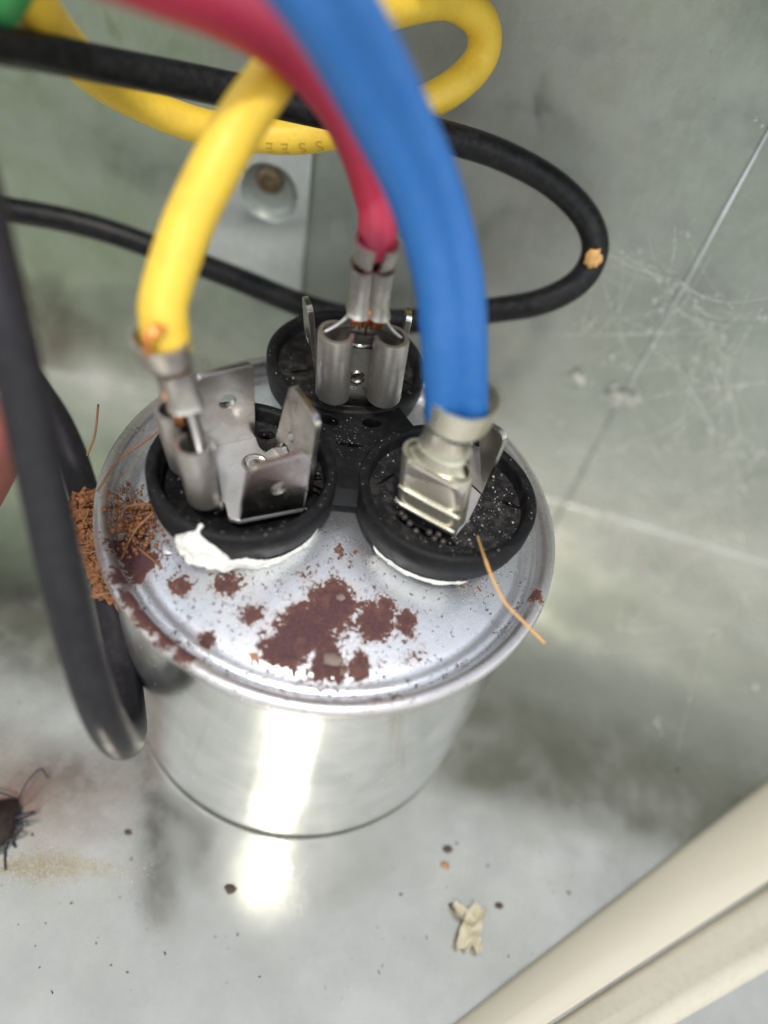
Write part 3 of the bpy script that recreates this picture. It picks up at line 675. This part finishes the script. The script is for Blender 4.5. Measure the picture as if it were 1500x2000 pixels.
for pts in ([(340, 1010, 92), (290, 985, 94), (240, 990, 96)], [(190, 960, 98), (230, 900, 97), (300, 850, 94), (330, 820, 92)], [(300, 1000, 95), (262, 1040, 95), (230, 1110, 96), (215, 1160, 97)],
            [(170, 890, 101), (185, 850, 101), (192, 790, 102)], [(175, 1165, 98), (230, 1155, 97)], [(270, 1070, 95), (330, 1120, 94), (370, 1160, 93)]):
    mb.add(tube([Vector(q) for q in spline([tuple(D(*q)) for q in pts], 6)], .16, 6))
tag(mb.build('fibres', M['fibre'], fr_), kind='stuff')

# ------------------------------------------------------------------ small litter
st = [W(932, 1046, 60.6), D(945, 1085, 88.5), D(962, 1130, 88), D(985, 1175, 88), D(1020, 1212, 88.5), D(1064, 1256, 89)]
s_ = MB().add(tube([Vector(q) for q in spline([tuple(q) for q in st], 8)], [.13]*10+[.19]*31, 8)).build('dry_straw', M['straw'], base=st[2]); tag(s_, 'thin orange dry stalk sticking out over the right rim of the can', 'stalk')
def single(name, px, py, z, rx, ry, rz, mat, label, cat, group=None, nz=.35, sub=3):
    p = W(px, py, z)+V(0, 0, rz*.7); o = obj(name, *blob(p, rx, ry, rz, sub, nz, 1.6), M[mat], base=p); tag(o, label, cat, group); return o
single('seed', 497, 1290, 49.0, 1.1, .85, .8, 'seed', 'glossy brown seed in the groove inside the front rim', 'seed')
single('seed', 437, 1272, 49.0, .9, .6, .5, 'dirt', 'dark brown seed in the groove left of the glossy one', 'seed')
single('dirt_lump', 648, 1290, 50.4, 1.2, .9, .5, 'tancrumb', 'tan crumb of dirt lying on the big rust patch', 'dirt')
single('dirt_lump', 665, 1168, 52.3, .6, .5, .3, 'tancrumb', 'small grey crumb near the top of the big rust patch', 'dirt')
single('web_tuft', 1125, 738, 3, 1.4, 1.2, 1.2, 'web', 'pale round tuft on the back wall right of the blue wires', 'tuft') if False else None
def tuft(px, py, sx, sz, n, label):
    c = WY(px, py, YW-.9); mb = MB()
    for k in range(n): mb.add(blob(c+V(random.gauss(0, sx), random.uniform(-.7, .5), random.gauss(0, sz)), *(random.uniform(.15, .6) for _ in range(3)), 2, .6, 2))
    for k in range(n//2):
        q = c+V(random.gauss(0, sx), random.uniform(-1, .2), random.gauss(0, sz)); a = random.uniform(0, 6.28); L = random.uniform(1, 3)
        mb.add(tube([q, q+V(math.cos(a), -.2, math.sin(a))*L*.5+V(.2, 0, .2), q+V(math.cos(a+.4), 0, math.sin(a+.4))*L], .05, 4))
    tag(mb.build('web_tuft', M['web'], base=c), label, 'tuft')
tuft(1128, 738, .65, .6, 26, 'pale round tuft stuck to the back wall right of the blue wire')
tuft(1215, 778, 1.5, 1.0, 46, 'larger ragged tuft on the back wall beside the diagonal fold')
p = W(918, 1812, .4); mb = MB()
def sheetlet(c, ux, uy, w, l, amp):
    v = []; f = []; n = 14
    for i in range(n+1):
        for j in range(n+1):
            x, y = i/n*2-1, j/n*2-1; e = 1-.28*noise.noise(V(x*2, y*2, c.x)); h = abs(noise.noise(V(x*1.3, y*1.3, c.y)))*amp+amp*.5*x*x
            v.append(c+ux*(x*w*e*math.sqrt(max(0, 1-.55*y*y)))+uy*(y*l*e)+V(0, 0, .15+h))
    for i in range(n):
        for j in range(n): a = i*(n+1)+j; f.append((a, a+n+1, a+n+2, a+1))
    return v, f
mb.add(sheetlet(p, V(.9, -.3, 0), V(.3, .9, 0), 1.5, 3.6, 1.4)); mb.add(sheetlet(p+V(-1.5, 1.6, .2), V(.5, .8, 0), V(-.8, .5, 0), .9, 2.2, 1.0)); mb.add(sheetlet(p+V(1.2, -2.2, .2), V(.9, .3, 0), V(-.3, .9, 0), .7, 1.5, .8))
o = mb.build('husk_flake', M['flake'], base=p); tag(o, 'pale yellow torn husk lying on the floor below the can', 'husk')
p = W(1256, 1096, .4); o = obj('grit', *blob(p, .55, .5, .5, 2, .4, 2), M['flake'], base=p); tag(o, 'single bright white crumb on the floor right of the can', 'crumb')
# beads in the right cup
for k, (x, y) in enumerate(((790, 1010), (800, 1022), (812, 1037), (838, 1040), (848, 1052), (865, 1058), (784, 1003), (856, 1044))):
    p = W(x, y, FZ+.2); o = obj('egg_bead', *blob(p, .5, .5, .5, 2, .1), M['bead'], base=p)
    tag(o, ('second of the row of dark beads in the front slot of the right cup', 'third dark bead from the left in the front slot of the right cup', 'fourth dark bead from the left in the front slot of the right cup', 'middle bead of the row just past the gap in the front slot', 'upper right bead of the touching pair in the front slot', 'rightmost dark bead in the front slot of the right cup', 'leftmost dark bead in the front slot of the right cup', 'bead in front of the touching pair, nearest the rim')[k], 'bead', 'dark beads in the right cup')
# grains of dust as stuff
mb = MB()
def grain(p, r):
    n = [Vector((random.gauss(0, 1), random.gauss(0, 1), random.gauss(0, .6))).normalized()*r*random.uniform(.5, 1.3) for _ in range(4)]
    mb.add(([p+q for q in n], [(0, 1, 2), (0, 2, 3), (0, 3, 1), (1, 3, 2)]))
for key, cnt in (('Rr', 330), ('L', 150), ('B', 90)):
    c = CUPS[key]
    for k in range(cnt):
        a = random.uniform(0, 6.28); r = 10.3*math.sqrt(random.random())
        if key == 'Rr' and random.random() < .6: a = random.uniform(-1.3, .9); r = random.uniform(4, 10.2)
        p = V(c.x+r*math.cos(a), c.y+r*math.sin(a), FZ+.1)
        grain(p, random.choice((.05, .07, .1, .1, .14, .24)))
for k in range(160):
    k2 = random.choice(keys); a = random.uniform(0, 6.28); c = CUPS[k2]; r = random.uniform(CR-1.2, CR-.3); grain(V(c.x+r*math.cos(a), c.y+r*math.sin(a), ZR+.05), random.choice((.06, .09, .12)))
for k in range(70): grain(cen+V(random.gauss(0, 2.2), random.gauss(0, 2.2), HZ+.06-cen.z), random.choice((.07, .1, .14)))
tag(mb.build('dust_grains', M['palegrit'], smooth=False), 'pale dust grains scattered in the black terminal cups', 'dust', kind='stuff')
mb = MB()
for k in range(520):
    a = random.uniform(0, 6.28); r = 29*math.sqrt(random.random()); i = min(range(len(lidp)), key=lambda q: abs(lidp[q][0]-r)); grain(V(r*math.cos(a), r*math.sin(a), lidp[i][1]+.05), random.choice((.07, .1, .15, .22)))
for k in range(240):
    a = random.uniform(3.3, 6.2); r = random.gauss(29.2, .5); grain(V(r*math.cos(a), r*math.sin(a), 49.15), random.choice((.1, .15, .25)))
for k in range(230):
    q = W(random.uniform(0, 1250), random.uniform(1300, 1950), .12); 
    if math.hypot(q.x, q.y) > 33 and (q-LIP[1]).cross(ldir).z < 0 or math.hypot(q.x, q.y) > 33: grain(q, random.choice((.1, .15, .2, .35)))
tag(mb.build('dirt_specks', M['dirt'], smooth=False), 'dark dirt specks on the lid and on the cabinet floor', 'dirt', kind='stuff')
for k, (x, y, r) in enumerate(((450, 1735, .8), (875, 1658, .75), (1325, 1503, .35), (975, 1768, .6), (885, 1770, .6), (250, 1625, .5), (870, 1690, .7))):
    p = W(x, y, .2); o = obj('dropping', *blob(p, r*1.2, r*.8, r*.5, 2, .4, 2), M['dirt' if k != 6 else 'seed'], base=p); tag(o, ('roundest black dropping on the floor left of the can reflection', 'black dropping lying inside the reflection of the can', 'faint tiny dropping on the floor near the cream lip', 'upper of two dark droppings right of the husk flake', 'dark dropping on the floor just above the husk flake', 'small dropping on the floor right of the insect', 'brown dropping just below the black one in the can reflection')[k], 'dropping', 'droppings on the cabinet floor')
# dust fringe at the left of the floor
mb = MB()
for k in range(4200):
    x = random.gauss(80, 75); env = math.exp(-((x-90)/110)**2); y = 1700+random.gauss(0, 16)*env-12*env+random.gauss(0, 9)
    q = W(x, y, .1+random.random()*.4*env); grain(q, random.choice((.05, .07, .1, .16)))
tag(mb.build('dust_drift', M['drift'], smooth=False), 'drift of yellowish dust along the left of the floor', 'dust', kind='stuff')

# cobwebs over the fold on the right
mb = MB(); nodes = [(1235, 770), (1155, 640), (1205, 700), (1310, 560), (1275, 660), (1410, 660), (1360, 590), (1430, 860), (1420, 780), (1290, 600), (1245, 490), (1180, 500), (1300, 880), (1350, 700), (1400, 720), (1095, 880), (1090, 820), (1162, 900), (1405, 920), (1445, 950), (1210, 875), (1360, 600), (1340, 450), (1480, 240), (1490, 620), (1380, 980), (1310, 1000), (1440, 1040), (1300, 1150), (1400, 1240), (1215, 1230), (1470, 1340), (1350, 1060), (1460, 1180), (1225, 1060), (1290, 1420), (1440, 760), (1385, 850), (1480, 880), (1190, 1010)]
def wallpt(x, y, off):
    q = WY(x, y, YW-off)
    if q.x > XC:
        d = ray(x, y); p0 = V(XC, YW, 0)+nrm_side*off; t = (p0-CAM).dot(nrm_side)/d.dot(nrm_side); q = CAM+d*t
    if q.z < off: q = W(x, y, off)
    return q
for k in range(520):
    a, b_ = random.sample(nodes, 2)
    if (a[0]-b_[0])**2+(a[1]-b_[1])**2 > 230**2: continue
    o1, o2 = random.uniform(1, 14), random.uniform(1, 14); P0 = wallpt(a[0]+random.gauss(0, 34), a[1]+random.gauss(0, 34), o1); P1 = wallpt(b_[0]+random.uniform(-25, 25), b_[1]+random.uniform(-25, 25), o2)
    m_ = (P0+P1)/2+V(random.gauss(0, 1.2), 0, random.gauss(-1.4, 1.0)); pp = [Vector(q) for q in spline([tuple(P0), tuple(m_), tuple(P1)], 8)]
    mb.add(tube(pp, random.uniform(.013, .031), 4))
    for q in pp[::random.choice((1, 2, 3))]:
        if random.random() < .45: mb.add(blob(q, *(random.uniform(.05, .2) for _ in range(3)), 1))
for (x, y) in nodes:
    for k in range(5): mb.add(blob(wallpt(x+random.gauss(0, 7), y+random.gauss(0, 7), random.uniform(1, 3)), *(random.uniform(.1, .4) for _ in range(3)), 1, .5))
tag(mb.build('cobweb', M['web']), 'dusty grey cobweb strung over the fold of the metal wall', 'cobweb', kind='stuff')

# ------------------------------------------------------------------ insect on the floor at the left edge
ib = W(-22, 1605, 0); ins = thing('insect', ib, 'dead dark brown long-horned bug on the floor at the left edge', 'insect')
hd = W(36, 1563, 1.6); tl_ = W(-80, 1660, 1.6); ax = (hd-tl_).normalized(); sdv = ax.cross(V(0, 0, 1)).normalized()
bp = [(0, .25, .2), (.06, .75, .6), (.16, 1.3, 1.0), (.3, 2.2, 1.4), (.42, 2.6, 1.5), (.6, 2.7, 1.4), (.8, 2.1, 1.1), (.95, 1.0, .6), (1, .1, .1)]
v = []; f = []; sg = 20
for t, a, b_ in bp:
    c = hd.lerp(tl_, t)
    for k in range(sg): an = 2*math.pi*k/sg; v.append(c+sdv*a*1.5*math.cos(an)+V(0, 0, 1)*b_*math.sin(an))
for i in range(len(bp)-1):
    for k in range(sg): f.append((i*sg+k, i*sg+(k+1) % sg, (i+1)*sg+(k+1) % sg, (i+1)*sg+k))
obj('body', v, f, M['bug'], ins)
for pts, r in (([(36, 1562, 1.8), (55, 1525, 3.4), (80, 1502, 3), (94, 1520, 1)], .16), ([(32, 1560, 1.8), (0, 1548, 3), (-40, 1540, 2)], .16)):
    obj('antenna', *tube([Vector(q) for q in spline([tuple(W(*q)) for q in pts], 8)], r, 8), M['bugleg'], ins)
for pts, r in (([(18, 1600, 1.2), (40, 1594, 2.4), (66, 1588, 2.2), (40, 1600, .8), (20, 1612, .2)], .3), ([(15, 1610, 1.2), (42, 1611, 2.2), (36, 1626, 1.2), (26, 1640, .3), (30, 1655, .2)], .26), ([(8, 1618, 1.2), (16, 1624, 2), (13, 1645, .6), (10, 1665, .2), (11, 1700, .2)], .22), ([(-20, 1560, 1.2), (-30, 1540, 2), (-45, 1520, .2)], .25)):
    obj('leg', *tube([Vector(q) for q in spline([tuple(W(*q)) for q in pts], 6)], r, 8), M['bugleg'], ins)

# ------------------------------------------------------------------ the hand at the left edge
hb_ = D(-330, 960, 99); hand = thing('hand', hb_, 'reddish thumb of a hand reaching in behind the thick cable at the left edge', 'hand')
def P(x, y, d): return D(x, y, d)
chains = [  # joints with radii in mm: the palm first; the hand comes in level from the left
    [((-4300, 1100, 96.0), 28.0), ((-3500, 1000, 96.0), 29.4), ((-2750, 900, 96.0), 26.6)],
    [((-2500, 860, 93.0), 15.4), ((-1500, 860, 93.0), 12.6), ((-860, 880, 91.5), 12.0), ((-360, 900, 90.0), 11.5), ((-16, 912, 90.0), 10.9), ((24, 930, 90.8), 7.6)],
    [((-2600, 700, 105.0), 15.4), ((-1900, 500, 111.0), 12.6), ((-1300, 500, 111.0), 11.8), ((-900, 620, 108.0), 10.9), ((-820, 680, 106.5), 7.7)],
    [((-2700, 560, 117.0), 15.4), ((-2100, 320, 126.0), 12.0), ((-1600, 360, 123.0), 11.2), ((-1250, 500, 117.0), 10.4), ((-1180, 560, 115.5), 7.3)],
    [((-2900, 460, 126.0), 14.0), ((-2400, 260, 135.0), 10.6), ((-2000, 320, 132.0), 9.8), ((-1750, 440, 126.0), 8.7), ((-1700, 480, 126.0), 6.4)],
    [((-3100, 1250, 87.0), 16.8), ((-2200, 1350, 85.5), 14.0), ((-1500, 1260, 87.0), 12.6), ((-1000, 1160, 88.5), 11.5), ((-900, 1120, 90.0), 8.1)]]
vs = []; es = []; rs = []
for ci, ch in enumerate(chains):
    st_ = len(vs)
    for k, (q, r) in enumerate(ch): vs.append((P(*q)-hb_)*S); rs.append(r*S*.92)
    es += [(st_+k, st_+k+1) for k in range(len(ch)-1)]
    if ci: es.append((2 if ci < 5 else 1, st_))
me = bpy.data.meshes.new('palm'); me.from_pydata([tuple(v) for v in vs], es, []); ho = bpy.data.objects.new('skin_surface', me); COL.objects.link(ho); ho.parent = hand
ho.modifiers.new('s', 'SKIN'); sdm = ho.modifiers.new('d', 'SUBSURF'); sdm.levels = sdm.render_levels = 2
for i, r in enumerate(rs): me.skin_vertices[0].data[i].radius = (r, r)
me.skin_vertices[0].data[0].use_root = True; me.materials.append(M['skin'])
for k in ho.modifiers:
    if k.type == 'SKIN': k.use_smooth_shade = True
